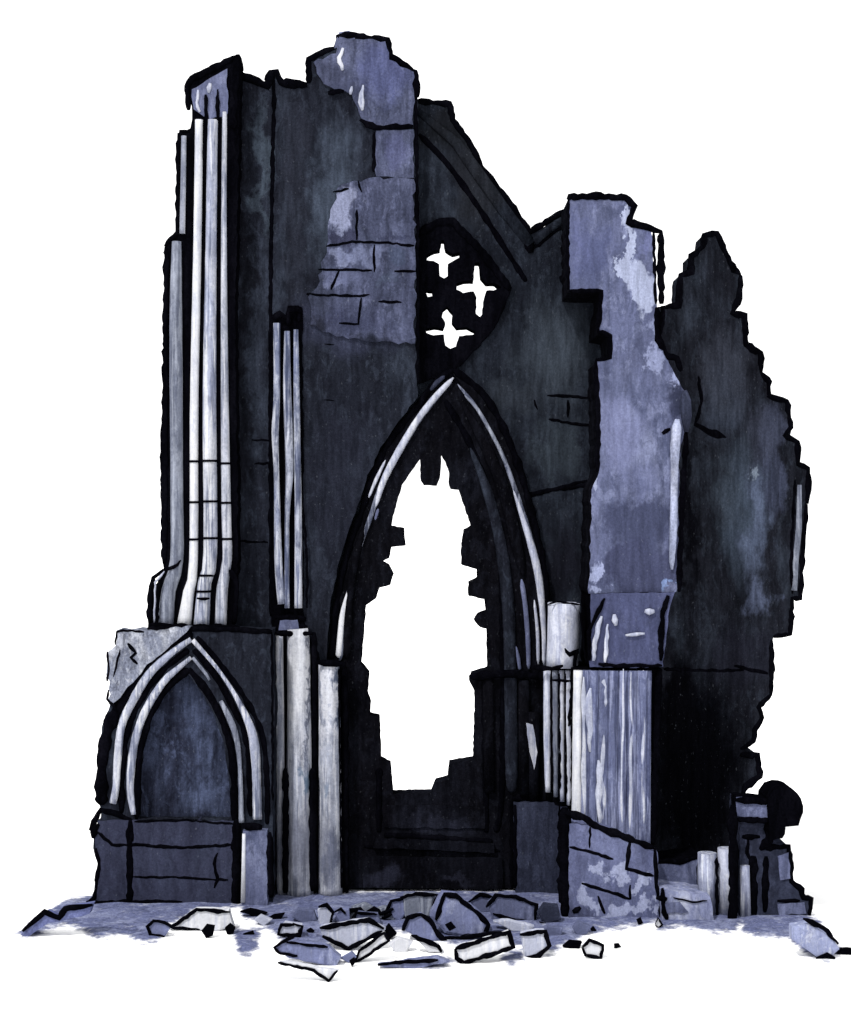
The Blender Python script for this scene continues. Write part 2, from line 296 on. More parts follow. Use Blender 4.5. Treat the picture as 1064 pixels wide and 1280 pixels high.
b.slab([(519, 124), (563, 129), (567, 150), (587, 175), (605, 211), (637, 250), (662, 288), (668, 290), (712, 262), (760, 262), (760, gp(d)+6), (400, gp(d)+6), (404, 700), (470, 505), (519, 440)], d, .9,
       holes=[[(567, 476), (548, 490), (526, 515), (504, 545), (486, 576), (472, 608), (460, 645), (450, 675), (442, 705), (434, 740), (428, 800), (428, gp(d)-6), (700, gp(d)-6), (680, 845), (672, 790), (670, 729), (664, 690), (655, 650), (643, 605), (630, 566), (612, 528), (590, 495)],
              [(528, 296), (550, 284), (562, 283), (594, 318), (630, 363), (611, 405), (588, 432), (570, 451), (528, 470)]])
b.ink([(521, 126), (562, 130), (566, 150), (586, 176), (604, 212), (636, 252), (662, 290), (710, 262)], 8, d)
b.ink([(660, 292), (664, 316)], 14, d); b.ink([(524, 168), (560, 206), (600, 262), (636, 318), (658, 352)], 7, d, smooth=True)
b.ink([(665, 312), (690, 292), (708, 276)], 5, d); b.ink([(708, 262), (708, 334)], 10, d); b.ink([(700, 345), (712, 362)], 6, d)
for p in ([(684, 494), (702, 495), (748, 498)], [(686, 524), (720, 530), (744, 532)], [(710, 500), (710, 522)], [(700, 610), (720, 604), (738, 600)], [(668, 500), (672, 512)]): b.ink(p, 3.5, d)
b.ink([(655, 620), (690, 612), (740, 606)], 6, d)
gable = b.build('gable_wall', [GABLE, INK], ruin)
b = MB(); b.tube([(524, 140, 4), (570, 178, 7), (596, 214, 8), (630, 262, 8), (664, 305, 7)], 1.18, 0, .5, 10, .05)
b.tube([(668, 302, 5), (690, 284, 5), (712, 270, 5)], 1.18, 0, .5, 10); b.build('raking_moulding', [GABLE], gable)

# pierced tracery panel in the gable
b = MB(); d = 1.12
X1 = [(552, 300), (555, 300), (557, 311), (566, 317), (575, 315), (574, 322), (565, 327), (560, 330), (560, 345), (555, 348), (550, 345), (549, 330), (542, 326), (533, 325), (534, 318), (543, 313), (550, 312)]
X2 = [(594, 328), (599, 328), (601, 346), (608, 354), (618, 354), (627, 359), (617, 363), (608, 363), (605, 374), (603, 393), (600, 396), (595, 392), (596, 372), (592, 364), (579, 366), (571, 362), (571, 354), (580, 351), (592, 351)]
X3 = [(559, 383), (566, 391), (565, 402), (571, 410), (584, 409), (594, 414), (592, 418), (574, 420), (570, 433), (563, 436), (557, 432), (555, 418), (542, 419), (533, 416), (533, 411), (543, 409), (554, 411), (557, 404), (552, 396), (554, 387)]
X4 = [(532, 362), (540, 363), (541, 370), (535, 371)]
b.slab(TR, d, .5, holes=[X1, X2, X3, X4], j=1)
b.ink([(523, 292), (548, 278), (566, 277), (600, 312), (638, 362)], 10, d, 0); b.ink([(638, 362), (616, 411), (574, 458)], 4, d, 0)
b.build('tracery_panel', [INK], ruin, 'black diamond panel pierced with three crosses')

# window surround: jambs, arch, sill, with their broken edges
b = MB(); d = 1.02
b.slab(AO, d, .55, holes=[OP], j=1)
for p in ([(567, 462), (545, 478), (521, 509), (498, 536), (479, 565), (465, 600), (452, 640), (441, 668), (433, 696), (425, 730), (420, 762), (415, 824)],
          [(567, 462), (600, 488), (622, 520), (640, 560), (654, 600), (666, 647), (676, 690), (682, 729), (684, 790), (686, 838)]): b.ink(p, 9, d, smooth=True)
for p in ([(556, 500), (590, 560), (618, 640), (628, 740), (628, 980), (620, 1040)], [(480, 1044), (616, 1052)], [(474, 960), (474, 1040)], [(606, 860), (608, 1040)], [(560, 466), (574, 480)]): b.ink(p, 8, d, smooth=True)
b.ink([(455, 1058), (560, 1062), (625, 1064)], 5, d); b.ink([(640, 998), (700, 1000)], 7, d); b.ink([(640, 1000), (640, 1110)], 5, d)
win = b.build('window_arch', [BLACK, INK], ruin, 'black broken surround of the tall pointed window')
def roll(pts, mt, dd=.97, fl=.8, nm='roll_moulding'):
    pts = [pts[0][:2]+(pts[0][2]*.3,)]+[(pts[0][0]*.8+pts[1][0]*.2, pts[0][1]*.8+pts[1][1]*.2, pts[0][2])]+pts[1:-1]+[(pts[-1][0]*.85+pts[-2][0]*.15, pts[-1][1]*.85+pts[-2][1]*.15, pts[-1][2])]+[pts[-1][:2]+(pts[-1][2]*.4,)]
    b = MB(); b.tube(curve(pts, 7), dd, 0, fl, 12, .06); return b.build(nm, [mt], win)
AM = wash('arch_moulding_stone', (92, 98, 120), (176, 182, 202), (44, 48, 62), .9, .2, .2, .2, drip=.5)
roll([(566, 474, 2), (541, 502, 3.4), (520, 530, 3.6), (498, 567, 3.8), (478, 604, 3.4), (462, 650, 3), (448, 690, 2.6), (436, 740, 2.8), (429, 780, 3), (425, 826, 3)], AM, .985)
roll([(572, 480, 1.6), (596, 510, 2.2), (624, 560, 2.6), (642, 606, 3), (660, 664, 4), (674, 722, 4), (680, 790, 3.4), (681, 832, 3)], AM, .985)
roll([(567, 472, 3), (541, 500, 4), (520, 528, 4), (498, 565, 4.5), (480, 600, 4), (469, 634, 2.5)], PALE)  # pale rolls from here on: arch highlights put into light stone colour
roll([(482, 575, 1.5), (470, 600, 2.2), (461, 622, 1.5)], PALE); roll([(473, 636, 2), (469, 650, 1.5)], LAV)
roll([(556, 470, 2.5), (546, 478, 3), (538, 488, 2)], SLATE)
roll([(438, 732, 1.5), (433, 748, 2.5), (428, 770, 3.4), (425, 800, 3.6), (423, 822, 3.6)], WHT)
roll([(455, 660, 4), (444, 700, 5), (436, 760, 5), (434, 824, 5)], BLACK, .98)
roll([(581, 494, 1.5), (596, 510, 2.2), (610, 533, 2.2), (624, 560, 2.4), (634, 583, 1.6)], GREY)
roll([(642, 612, 1.8), (650, 636, 3), (660, 668, 4.2), (670, 704, 5), (676, 740, 4.5), (680, 790, 3), (680, 830, 2.2)], PALE)
roll([(652, 724, 2.8), (657, 760, 3), (660, 800, 3), (661, 836, 2.6)], LAV); roll([(668, 750, 1.6), (672, 790, 2.2), (673, 830, 2)], PALE)
roll([(645, 808, 1.5), (648, 822, 2.6), (650, 838, 2)], LAV)
roll([(588, 560, 3), (608, 610, 6), (624, 670, 7), (634, 740, 8), (638, 830, 8), (640, 990, 8)], WALL, .99, .7)
roll([(576, 500, 3), (606, 555, 7), (632, 620, 8), (648, 690, 7), (655, 720, 3)], BLACK, .98, .7)
b = MB(); b.slab([(478, 1006), (606, 1008), (606, 1036), (480, 1034)], .98, .3, j=1); b.slab([(454, 1070), (628, 1072), (628, 1112), (454, 1110)], .95, .3, j=1)
b.slab([(470, 1048), (618, 1055), (618, 1066), (466, 1060)], .9, .3, j=1)
b.build('sill', [BLACK], win)
b = MB(); b.slab([(642, 1004), (698, 1004), (700, gp(.8)+4), (644, gp(.8)+4)], .8, .4); b.ink([(644, 1006), (644, 1110)], 5, .8); b.build('jamb_base', [SLATE, INK], win)
b = MB()
for p, dd in (([(610, 842), (612, 990)], .98), ([(668, 890), (668, 1000)], .94), ([(655, 850), (655, 992)], .97), ([(684, 838), (690, 1000)], .9)): b.tube([(x, y, 7) for x, y in p], dd, 0, .7)
b.ink([(586, 846), (640, 842), (700, 848)], 10, .9); b.build('jamb_shaft', [BLACK, INK], win)
b = MB(); b.slab([(658, 904), (666, 906), (672, 940), (668, 962), (662, 940)], .86, .1, j=.5); b.build('pale_patch', [PALE], win)  # a small pale dab on the jamb

# tall columns below the shafts
def column(pts, d, mt, parent=ruin, nm='column', label=None, extra=None):
    b = MB(); b.tube(curve(pts, 14), d, 0, 1, 20, .015)
    if extra: extra(b)
    return b.build(nm, [mt, INK], parent, label)
column([(349, 794, 5), (350, 900, 5.5), (351, 1000, 5.5), (352, 1118, 6)], .72, COLM)
column([(372, 786, 13), (373, 800, 14), (374, 900, 15), (375, 1118, 17)], .7, COLM)
column([(411, 828, 13), (412, 900, 13.5), (413, 1118, 15)], .72, COLM, extra=lambda b: (b.ink([(396, 828), (428, 830)], 8, .5), b.ink([(424, 836), (425, 1000), (427, 1110)], 3, .62)))
b = MB(); b.ink([(393, 790), (393, 900), (393, 1116)], 8, .7, 0); b.ink([(357, 960), (357, 1116)], 8, .55, 0); b.ink([(337, 790), (337, 1000), (338, 1120)], 9, .6, 0); b.ink([(342, 792), (392, 792)], 7, .55, 0)
b.ink([(391, 960), (392, 1114)], 10, .55, 0); b.ink([(431, 836), (432, 1110)], 9, .75, 0)
b.slab([(392, 800), (400, 826), (432, 828), (436, gp(.85)), (338, gp(.85)), (340, 800)], .85, .1, 0)
b.build('column_backing', [INK], ruin)

# clustered pier rising at the left edge
b = MB(); d = .4
b.slab([(234, 106), (297, 72), (300, 95), (294, 400), (298, 700), (290, 784), (187, 784), (188, 742), (205, 712), (200, 600), (206, 306), (222, 295), (222, 166), (238, 160), (240, 140)], d, 1.3)
b.ink([(236, 138), (234, 108), (240, 98), (262, 88), (297, 70)], 8, d); b.ink([(297, 72), (293, 110), (290, 160)], 12, d-.02)
b.ink([(237, 164), (226, 164), (223, 180), (222, 290), (206, 308)], 6, d); b.ink([(208, 310), (207, 500), (205, 705)], 8, d); b.ink([(205, 712), (192, 722), (188, 745), (187, 780)], 7, d)
pier = b.build('clustered_pier', [INK, INK], ruin, 'tall pier of pale shafts at the left')
for pts, mt in (([(249, 150, 5), (247, 300, 5.2), (243, 500, 5.4), (242, 700, 5.6), (236, 740, 7), (230, 782, 9)], WHT),
                ([(266, 150, 6.5), (264, 300, 7), (262, 500, 8.5), (263, 690, 8.8), (256, 728, 8.5), (252, 782, 10)], PIER),
                ([(281, 140, 3), (280, 300, 3.6), (281, 500, 5), (283, 640, 6), (284, 700, 6), (278, 735, 7), (276, 782, 7.5)], COLM),
                ([(221, 302, 6), (220, 400, 8), (221, 600, 8), (221, 700, 8.4), (211, 738, 9), (207, 782, 10)], GREY),
                ([(230, 170, 3.2), (229, 240, 3.4), (228, 292, 3.6)], COLM)):
    b = MB(); c = curve(pts, 12); b.tube(c, d-.02, 0, 1, 16, .02)
    if pts[-1][1] > 500 and mt is not GREY:
        for y in (578, 628, 674) + ((720, 738) if mt is PIER else ()):
            p = min(c, key=lambda q: abs(q[1]-y)); b.ring(p[0], y+random.uniform(-2, 2), p[2]+.5, d-.02)
    b.build('shaft', [mt, INK], pier)
b = MB()
b.slab([(240, 112), (284, 86), (285, 142), (262, 150), (242, 136)], .36, .2); b.ink([(257, 118), (258, 148), (256, 200)], 5, .34); b.ink([(272, 112), (272, 150)], 5, .34)
b.ink([(248, 112), (246, 128), (250, 140)], 5, .35, 2); b.ink([(263, 104), (261, 116)], 8, .35, 2)
b.build('capital', [LAV, INK, PALE], pier)
b = MB(); b.ink([(206, 714), (194, 728), (193, 778)], 2.6, .28, 0); b.ink([(206, 714), (222, 706), (226, 700)], 5, .25, 1); b.ink([(202, 722), (197, 740), (197, 778)], 4, .22, 1); b.ink([(288, 712), (296, 730), (293, 780)], 7, .3, 1); b.ink([(246, 748), (262, 748)], 4, .22, 1); b.ink([(185, 782), (240, 785), (300, 785)], 9, .2, 1); b.build('pier_base', [PALE, INK], pier)

# lower block with the blind arch
b = MB(); d = 0
bw = [(146, 800), (170, 790), (240, 784), (340, 788), (343, 900), (340, gp(d)+6), (106, gp(d)+6), (118, 1122), (122, 1080), (116, 1060), (117, 1040), (126, 1020), (124, 990), (122, 940), (130, 900), (138, 880)]
arch_hole = [(232, 838), (246, 856), (266, 890), (280, 930), (287, 980), (289, 1024), (174, 1024), (173, 980), (178, 930), (192, 888), (212, 858)]
b.slab(bw, d, 1.2, holes=[arch_hole])
b.ink([(187, 800), (240, 786), (300, 787), (340, 790)], 7, d)
b.ink([(340, 790), (341, 1000)], 3, d)
for p in ([(240, 790), (205, 812), (168, 858), (140, 900), (128, 950), (127, 1006)],): b.ink(p, 15, d, smooth=True)
b.ink([(236, 812), (196, 846), (166, 895), (154, 950), (152, 1016)], 8, d, smooth=True); b.ink([(236, 836), (204, 866), (184, 905), (173, 960), (171, 1024)], 9, d, smooth=True)
b.ink([(242, 812), (268, 842), (292, 885), (310, 930), (314, 1020)], 9, d, smooth=True); b.ink([(236, 836), (260, 866), (280, 905), (291, 950), (294, 1030)], 10, d, smooth=True)
b.ink([(246, 796), (280, 836), (308, 876), (328, 920), (334, 980), (334, 1030)], 7, d, smooth=True)
b.ink([(112, 1038), (126, 1012), (148, 1018), (170, 1030)], 7, d)
blind = b.build('blind_arch', [WALL, INK], ruin, 'low block with a walled up pointed arch')
b = MB(); b.slab([(232, 828), (250, 846), (276, 890), (296, 950), (296, 1034), (166, 1034), (168, 950), (184, 890), (206, 852)], .28, .2)
b.build('niche_panel', [NICHE], blind)
for pts, mt in (([(239, 799, 3.5), (212, 818, 4.5), (186, 843, 5.5), (166, 876, 5.5), (152, 908, 5), (147, 950, 5), (145, 985, 4.5), (141, 1004, 4.5)], PIER),
                ([(239, 822, 2.5), (222, 836, 3.6), (204, 853, 4.6), (182, 888, 5), (169, 925, 5), (164, 960, 5), (163, 990, 4.6), (167, 1018, 3)], PIER),
                ([(241, 800, 3), (268, 831, 2.4), (286, 856, 2.4), (300, 880, 3.6), (314, 912, 5.5), (319, 940, 6), (321, 980, 5.5), (322, 1024, 6)], PIER),
                ([(241, 822, 2), (258, 843, 2), (262, 850, 1.5)], GREY),
                ([(276, 876, 2.5), (288, 900, 4.2), (296, 924, 3.6), (300, 960, 2.6), (302, 1028, 3.6)], GREY)):
    b = MB(); b.tube(curve(pts, 7), -.04, 0, .8, 12, .05); b.build('arch_moulding', [mt], blind)
b = MB(); d = -.05
b.slab([(122, 1026), (292, 1026), (292, gp(d)+2), (116, gp(d)+2), (122, 1084), (118, 1050)], d, .3)
for p, q in (([(168, 1027), (230, 1025), (292, 1030)], 3), ([(122, 1040), (140, 1056), (165, 1056), (230, 1060), (290, 1056)], 4), ([(166, 1096), (230, 1097), (285, 1100)], 3), ([(163, 1024), (162, 1080), (163, 1130)], 8),
             ([(296, 1024), (296, 1090), (295, 1140)], 12), ([(108, 1128), (140, 1128), (190, 1128), (228, 1128)], 6), ([(120, 1060), (124, 1080), (118, 1122), (104, 1134)], 5), ([(272, 1066), (268, 1080), (272, 1100), (268, 1110)], 4), ([(116, 1048), (118, 1036), (124, 1030)], 8)): b.ink(p, q, d)
b.build('arch_plinth', [PLIN, INK], blind)
b = MB(); b.slab([(304, 1038), (334, 1038), (334, gp(-.2)), (303, gp(-.2))], -.2, .4, j=.8); b.ink([(302, 1033), (328, 1034)], 9, -.2); b.ink([(337, 1040), (338, 1080), (339, 1122)], 8, -.2)
b.tube([(305, 1042, 2), (304, 1128, 3)], -.2, 2, .5); b.build('pedestal', [BUTT, INK, WHT], blind)
b = MB(); d = -.1
b.slab([(146, 788), (180, 788), (238, 784), (214, 806), (180, 836), (150, 872), (137, 882), (136, 860), (134, 836), (134, 816), (144, 806)], d, .8, j=2.2)
for p, q in (([(144, 806), (146, 790), (154, 788), (180, 790)], 3), ([(134, 814), (136, 836), (134, 852)], 3), ([(136, 862), (134, 874), (144, 886)], 4), ([(160, 804), (170, 816), (164, 822), (172, 830)], 5), ([(150, 812), (146, 830), (142, 846)], 2.6), ([(184, 786), (212, 784)], 5)): b.ink(p, q, d)
b.build('broken_corner_stone', [BROK, INK], blind, 'rough pale grey broken corner above the blind arch')

# right buttress
b = MB(); d = -.6
b.slab([(711, 248), (783, 248), (792, 262), (785, 280), (815, 286), (822, 384), (824, 424), (834, 448), (856, 490), (860, 520), (850, 560), (846, 740), (736, 742), (740, 612), (749, 590), (747, 452), (764, 446), (762, 420), (748, 416), (754, 364), (713, 362)], d, 2.0, j=1.6, side=2)  # return faces coloured black so no sunlit strip shows
for p, q in (([(710, 250), (712, 246), (745, 245), (782, 247), (793, 258), (786, 278), (812, 285), (826, 290), (827, 380)], 9), ([(711, 250), (709, 300), (711, 362)], 4), ([(712, 363), (752, 364), (748, 414), (763, 420), (763, 447), (745, 450)], 6),
             ([(745, 450), (748, 520), (747, 590)], 6), ([(821, 384), (823, 424), (836, 446), (846, 448), (852, 464)], 8), ([(817, 290), (820, 380)], 4), ([(838, 536), (828, 542)], 8),
             ([(849, 740), (852, 640), (858, 540)], 7)): b.ink(p, q, d)
but = b.build('buttress', [BUTT, INK, BLACK], ruin, 'tall pale blue buttress right of the window')
d = -.63
b = MB(); b.tube(curve([(847, 524, 3), (846, 534, 6.5), (844, 560, 6), (843, 600, 4.5), (842, 660, 5), (840, 700, 3.5), (840, 712, 1.5)], 8), d, 0, .8, 14, .06); b.tube([(856, 488, 3), (857, 500, 7), (858, 520, 7), (858, 540, 3)], d, 1, .8); b.build('corner_shaft', [wash('lime_shaft', (176, 184, 214), (206, 210, 232), (140, 148, 180), .6), SLATE], but)
b = MB(); b.slab([(738, 742), (844, 740), (836, 764), (829, 834), (737, 834), (740, 790)], -.7, 2.0, side=1)
for p, q in (([(748, 830), (770, 833), (790, 832), (828, 832)], 5), ([(756, 748), (744, 772), (736, 790), (737, 826)], 5), ([(835, 744), (828, 770), (826, 826)], 7)): b.ink(p, q, -.72)
for p, q in (([(806, 764), (818, 764)], 9), ([(782, 794), (796, 793), (806, 792)], 5), ([(768, 768), (770, 782)], 6), ([(752, 770), (744, 800), (742, 826)], 6), ([(760, 780), (756, 828)], 5)): b.ink(p, q, -.74, 2)
b.build('capital', [wash('capital_stone', (78, 83, 116), (104, 110, 148), (60, 64, 90), .7, .2, .15, .3), INK, PALE], but)
b = MB(); b.slab([(716, 836), (828, 836), (818, 1064), (716, 1050)], -.55, 1.8, 0); b.ink([(824, 838), (820, 940), (816, 1056)], 9, -.6); b.build('shaft_core', [INK, INK], but)
LF = wash('flute_stone', (110, 117, 152), (160, 167, 202), (74, 80, 112), .9, .2, .14, .2, drip=.75)
for x, r, mt, y1 in ((723, 6, WHT, 1022), (733, 6, LF, 1030), (743, 7, LF, 1036), (755, 7, LF, 1042), (767, 7, LF, 1046), (779, 6.5, LF, 1050), (791, 7, LF, 1052), (803, 7.5, LF, 1056), (811, 4, LF, 1058)):
    b = MB(); b.tube(curve([(x, 838, r), (x-1, 900, r), (x-2, y1, r+.4)], 14), -.62, 0, 1, 14, .03)
    b.build('fluted_shaft', [mt], but)
for x, y0, y1, r in ((756, 846, 884, 2), (754, 900, 1040, 2.2), (778, 836, 1046, 1.8), (789, 840, 1050, 1.8), (803, 838, 1052, 2.6), (737, 860, 940, 4), (749, 950, 1034, 4), (730, 846, 1020, 2.5)):  # highlights along the flutes, painted as thin pale strips
    b = MB(); b.tube(curve([(x+(random.random()-.5)*3, y0+(y1-y0)*t/6, r*(.3 if t in (0, 6) else random.uniform(.6, 1.4))) for t in range(7)], 8), -.715, 0, .4, 8)
    b.build('pale_run', [PALE], but)
def wc(b):
    b.tube([(703, 756, 19), (703, 753, 18)], .05, 0); b.ink([(684, 756), (696, 752), (726, 756)], 2.5, -.22); b.ink([(706, 810), (712, 818), (722, 812), (718, 830), (716, 860), (711, 908)], 5, -.24); b.ink([(664, 834), (690, 836), (704, 832)], 7, -.24); b.ink([(690, 850), (714, 851)], 4, -.26)
    b.ink([(726, 766), (730, 800), (733, 830)], 3, -.25)
column([(705, 754, 20), (704, 800, 20), (703, 834, 20)], .05, PALE, but, 'drum', 'white round drum beside the arch', wc)
for x, r, mt, y1 in ((684, 4.6, PALE, 990), (694, 3.8, GREY, 996), (702, 3.6, PALE, 1002), (711, 4.8, PALE, 1006)):
    b = MB(); b.tube(curve([(x, 838, r), (x, 920, r), (x+1, y1, r*.7)], 14), -.06, 0, 1, 12, .04); b.ink([(x+5, 842), (x+6, y1-10)], 3, -.1); b.build('thin_shaft', [mt, INK], but)
b = MB(); b.slab([(680, 836), (724, 836), (724, 1012), (694, 1006)], 0, .5, 0); b.build('shaft_core', [INK], but)
# masonry footing under the buttress
b = MB(); d = -1.2
b.slab([(712, 1030), (746, 1032), (790, 1050), (822, 1066), (824, gp(d)+3), (712, gp(d)+3)], d, 2.2)
for p, q in (([(706, 1016), (730, 1022), (744, 1032), (780, 1046), (818, 1060)], 9), ([(712, 1059), (738, 1065), (767, 1074)], 4), ([(788, 1050), (783, 1086), (817, 1095)], 5), ([(727, 1104), (760, 1114), (788, 1124)], 4), ([(788, 1124), (788, 1106)], 4),
             ([(738, 1034), (737, 1060)], 3), ([(748, 1120), (756, 1142)], 4), ([(716, 1140), (726, 1134)], 9), ([(818, 1060), (822, 1120)], 5)): b.ink(p, q, d)
b.ink([(706, 1010), (705, 1080), (707, 1146)], 16, d+.1)
b.build('footing', [FOOT, INK], but)

# dark side wall on the right, running back from the buttress
sd = lambda px, py: .7+max(0, px-820)*.009
b = MB()
b.slab([(822, 384), (849, 382), (851, 343), (863, 340), (863, 320), (877, 310), (880, 293), (897, 291), (905, 313), (917, 338), (927, 344), (924, 373), (917, 391), (930, 394), (934, 431), (951, 441), (953, 466), (962, 477), (963, 495), (983, 502),
        (990, 534), (988, 545), (998, 552), (998, 577), (1010, 584), (1012, 600), (1006, 640), (1003, 749), (990, 750), (988, 794), (967, 797), (965, 837), (962, 868), (948, 884), (953, 897), (944, 910), (942, 926), (928, 934), (946, 942), (950, 968), (932, 982), (928, 1000), (925, 1110), (815, 1118)], sd, 1.0, j=1.6)
for p, q in (([(826, 384), (848, 382), (851, 344), (864, 340), (864, 320), (878, 309), (881, 294), (896, 292), (905, 313), (917, 338), (926, 344)], 8), ([(926, 344), (923, 373), (914, 392), (930, 395), (932, 431), (950, 442), (951, 466)], 9),
             ([(951, 466), (961, 478), (961, 495), (983, 502), (988, 534), (980, 544), (996, 553), (997, 580), (1010, 586), (1009, 630)], 8), ([(1008, 630), (1002, 700), (1000, 747), (990, 748), (987, 792), (967, 796)], 7),
             ([(964, 800), (963, 868), (948, 884), (952, 897), (943, 912), (941, 926), (926, 936)], 7), ([(926, 944), (946, 944), (949, 970), (932, 982), (926, 1000)], 9), ([(993, 600), (988, 700), (990, 742)], 5),
             ([(868, 530), (884, 540), (908, 548)], 9), ([(918, 832), (940, 838), (960, 842)], 5), ([(830, 836), (880, 838), (930, 838)], 4), ([(828, 384), (824, 420)], 8), ([(872, 470), (876, 500), (868, 530)], 6)): b.ink(p, q, sd)
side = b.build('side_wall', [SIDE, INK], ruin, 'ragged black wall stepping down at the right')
b = MB(); b.tube([(999, 606, 3), (998, 660, 4), (994, 700, 4), (992, 738, 4)], sd, 0, .8); b.build('shaft', [GREY], side)
b = MB(); d = -.5
b.slab([(822, 1080), (848, 1078), (870, 1074), (876, 1072), (878, gp(d)), (822, gp(d))], d, 1.2, side=1)  # side faces painted ink dark in place of a lit return
for p in ([(875, 1070), (874, 1112)], [(824, 1104), (853, 1116)], [(824, 1076), (850, 1078), (876, 1070), (914, 1066)]): b.ink(p, 6, d)
b.build('footing', [BUTT, INK], side)
b = MB(); b.slab([(826, 1112), (850, 1116), (888, 1120), (893, gp(-1.4)), (828, gp(-1.4))], -1.4, .9); b.ink([(828, 1110), (830, 1140), (834, 1150)], 7, -1.42); b.ink([(842, 1122), (866, 1128), (884, 1126)], 2.5, -1.42); b.ink([(820, 1122), (834, 1124)], 7, -1.42)
b.slab([(830, 1130), (850, 1128), (860, 1140), (834, 1142)], -1.43, .1, 2)
b.build('footing_block', [wash('footing_block_stone', (146, 153, 190), (206, 211, 230), (104, 110, 146), 1.0, .16, .14, .2, sc=1.4), INK, LAV], side)
for x, r, mt in ((884, 12, POST), (908, 11, PALE)):
    b = MB(); b.tube([(x, 1066 if x < 900 else 1060, r), (x, gp(-.9), r)], -.9, 0, 1, 16, .03); b.ink([(x+12, 1072), (x+13, 1152)], 4, -1.05); b.build('stub_shaft', [mt, INK], side)

# ------------------------------------------------------------------ broken pier stump, a thing of its own
def place(mb, name, mats, label, cat, group=None, px=0, py=0):
    d = gd(py); return mb.build(name, mats, None, label, cat, group, None, (W(px, py, d).x, d, 0))
st = bpy.data.objects.new('pier_stump', None); C.objects.link(st); st['label'] = 'broken pier stump with a round black boulder shaped cap at the far right'; st['category'] = 'stump'
b = MB(); d = -1.0; gb = gp(d)
b.slab([(926, 1004), (962, 1008), (958, 1064), (988, 1060), (992, 1104), (1002, 1114), (1012, 1124), (1014, gb), (924, gb)], d, 1.1)
for p, q in (([(952, 1060), (986, 1058), (990, 1102), (1002, 1112), (1004, 1122), (1014, 1124), (1012, 1146)], 7), ([(972, 1126), (1000, 1126)], 5), ([(928, 1046), (950, 1046)], 7), ([(935, 1050), (934, 1066), (940, 1078)], 5), ([(964, 1010), (962, 1050), (950, 1062)], 12),
             ([(942, 1070), (941, 1110), (941, 1150)], 12), ([(968, 1148), (1012, 1146)], 4), ([(958, 1070), (956, 1140)], 8)): b.ink(p, q, d)
b.build('masonry', [SLATE, INK], st)
b = MB(); b.slab([(920, 996), (962, 1000), (962, 1022), (922, 1020)], d-.12, .5, side=1); b.ink([(920, 1000), (962, 1002)], 9, d-.14); b.ink([(920, 1024), (962, 1026)], 7, d-.14); b.build('ledge', [BUTT, INK], st)
b = MB(); b.slab([(960, 998), (968, 988), (978, 984), (992, 987), (1002, 998), (1004, 1016), (998, 1032), (982, 1034), (978, 1048), (962, 1052), (960, 1020)], d-.2, .9, j=1.5); b.build('cap_stone', [INK], st)
b = MB(); b.ink([(916, 1006), (917, 1080), (916, 1160)], 12, d-.25, 0); b.build('corner_post', [INK], st)
b = MB(); b.tube([(931, 1082, 6), (932, gb, 7)], d-.08, 0, .8); b.build('shaft', [POST], st)
b = MB(); b.slab([(972, 1070), (986, 1066), (988, 1098), (976, 1100)], d-.03, .1); b.build('face_block', [BUTT], st); b = MB(); b.slab([(972, 1130), (1006, 1128), (1008, 1142), (974, 1144)], d-.03, .1); b.build('face_block', [BUTT], st)
vb = Vector((W(965, 1150, d).x, d, 0))
st.location = vb
for c in st.children: c.location = -vb

# ------------------------------------------------------------------ fallen stones
def stone(poly, mats, label, t=.4, lines=None, wd=5, group=None, cat='stone', name='fallen_stone', closed=True, lift=0):
    t *= .6; pyb = max(y for x, y in poly)-lift; d = gd(pyb); b = MB()
    cx = sum(p[0] for p in poly)/len(poly); cy = sum(p[1] for p in poly)/len(poly)
    lp = rough(poly, .9, 9); n = len(lp)
    fr = [W(x, y, d) for x, y in lp]
    for v in fr: v.z = max(v.z, 0)
    c0 = W(cx, cy, d)
    def shr(k, dy): return [Vector((c0.x+(v.x-c0.x)*k, v.y+dy*t, max(0, c0.z+(v.z-c0.z)*k))) for v in fr]
    rings = [shr(.86, -.04), fr, shr(1.0, .75), shr(.82, 1.0)]
    vs = [v for r in rings for v in r]; fs = [[i*n+k, i*n+(k+1) % n, (i+1)*n+(k+1) % n, (i+1)*n+k] for i in range(3) for k in range(n)]
    tri = geometry.tessellate_polygon([[Vector((x, y, 0)) for x, y in lp]])
    fs += [list(f) for f in tri]+[[3*n+i for i in reversed(f)] for f in tri]
    b.add(vs, fs, 0)
    for l in (lines if lines is not None else [poly+[poly[0]]]): b.ink(l, wd, d-.03, j=.7)
    return b.build(name, mats, None, label, cat, group, None, (c0.x, d, 0))
M1 = [LAV, INK]; MP = [PALE, INK]; MW = [WHT, INK]; MG = [GREY, INK]; MI = [INK, INK]; MBu = [wash('boulder_stone', (126, 133, 172), (182, 188, 212), (92, 98, 132), .8, .2, .15, .3), INK]
stone([(552, 1119), (569, 1121), (595, 1140), (610, 1154), (606, 1168), (586, 1172), (556, 1166), (537, 1145)], MBu, 'largest blue grey boulder below the window sill', .9, [[(545, 1150), (556, 1118), (570, 1120), (596, 1140), (611, 1156), (606, 1168), (575, 1171)]], 6)
stone([(504, 1121), (545, 1119), (537, 1145), (510, 1152), (503, 1138)], MG, 'pale rounded stone leaning on the left of the largest boulder', .6, [[(500, 1122), (520, 1117), (547, 1119), (538, 1146)]], 5)
stone([(506, 1163), (511, 1147), (526, 1144), (539, 1152), (552, 1177), (530, 1175)], MBu, 'hunched blue stone in front of the leaning pale stone', .5, [[(504, 1163), (510, 1147), (526, 1143), (538, 1151), (548, 1168), (562, 1180)]], 6)
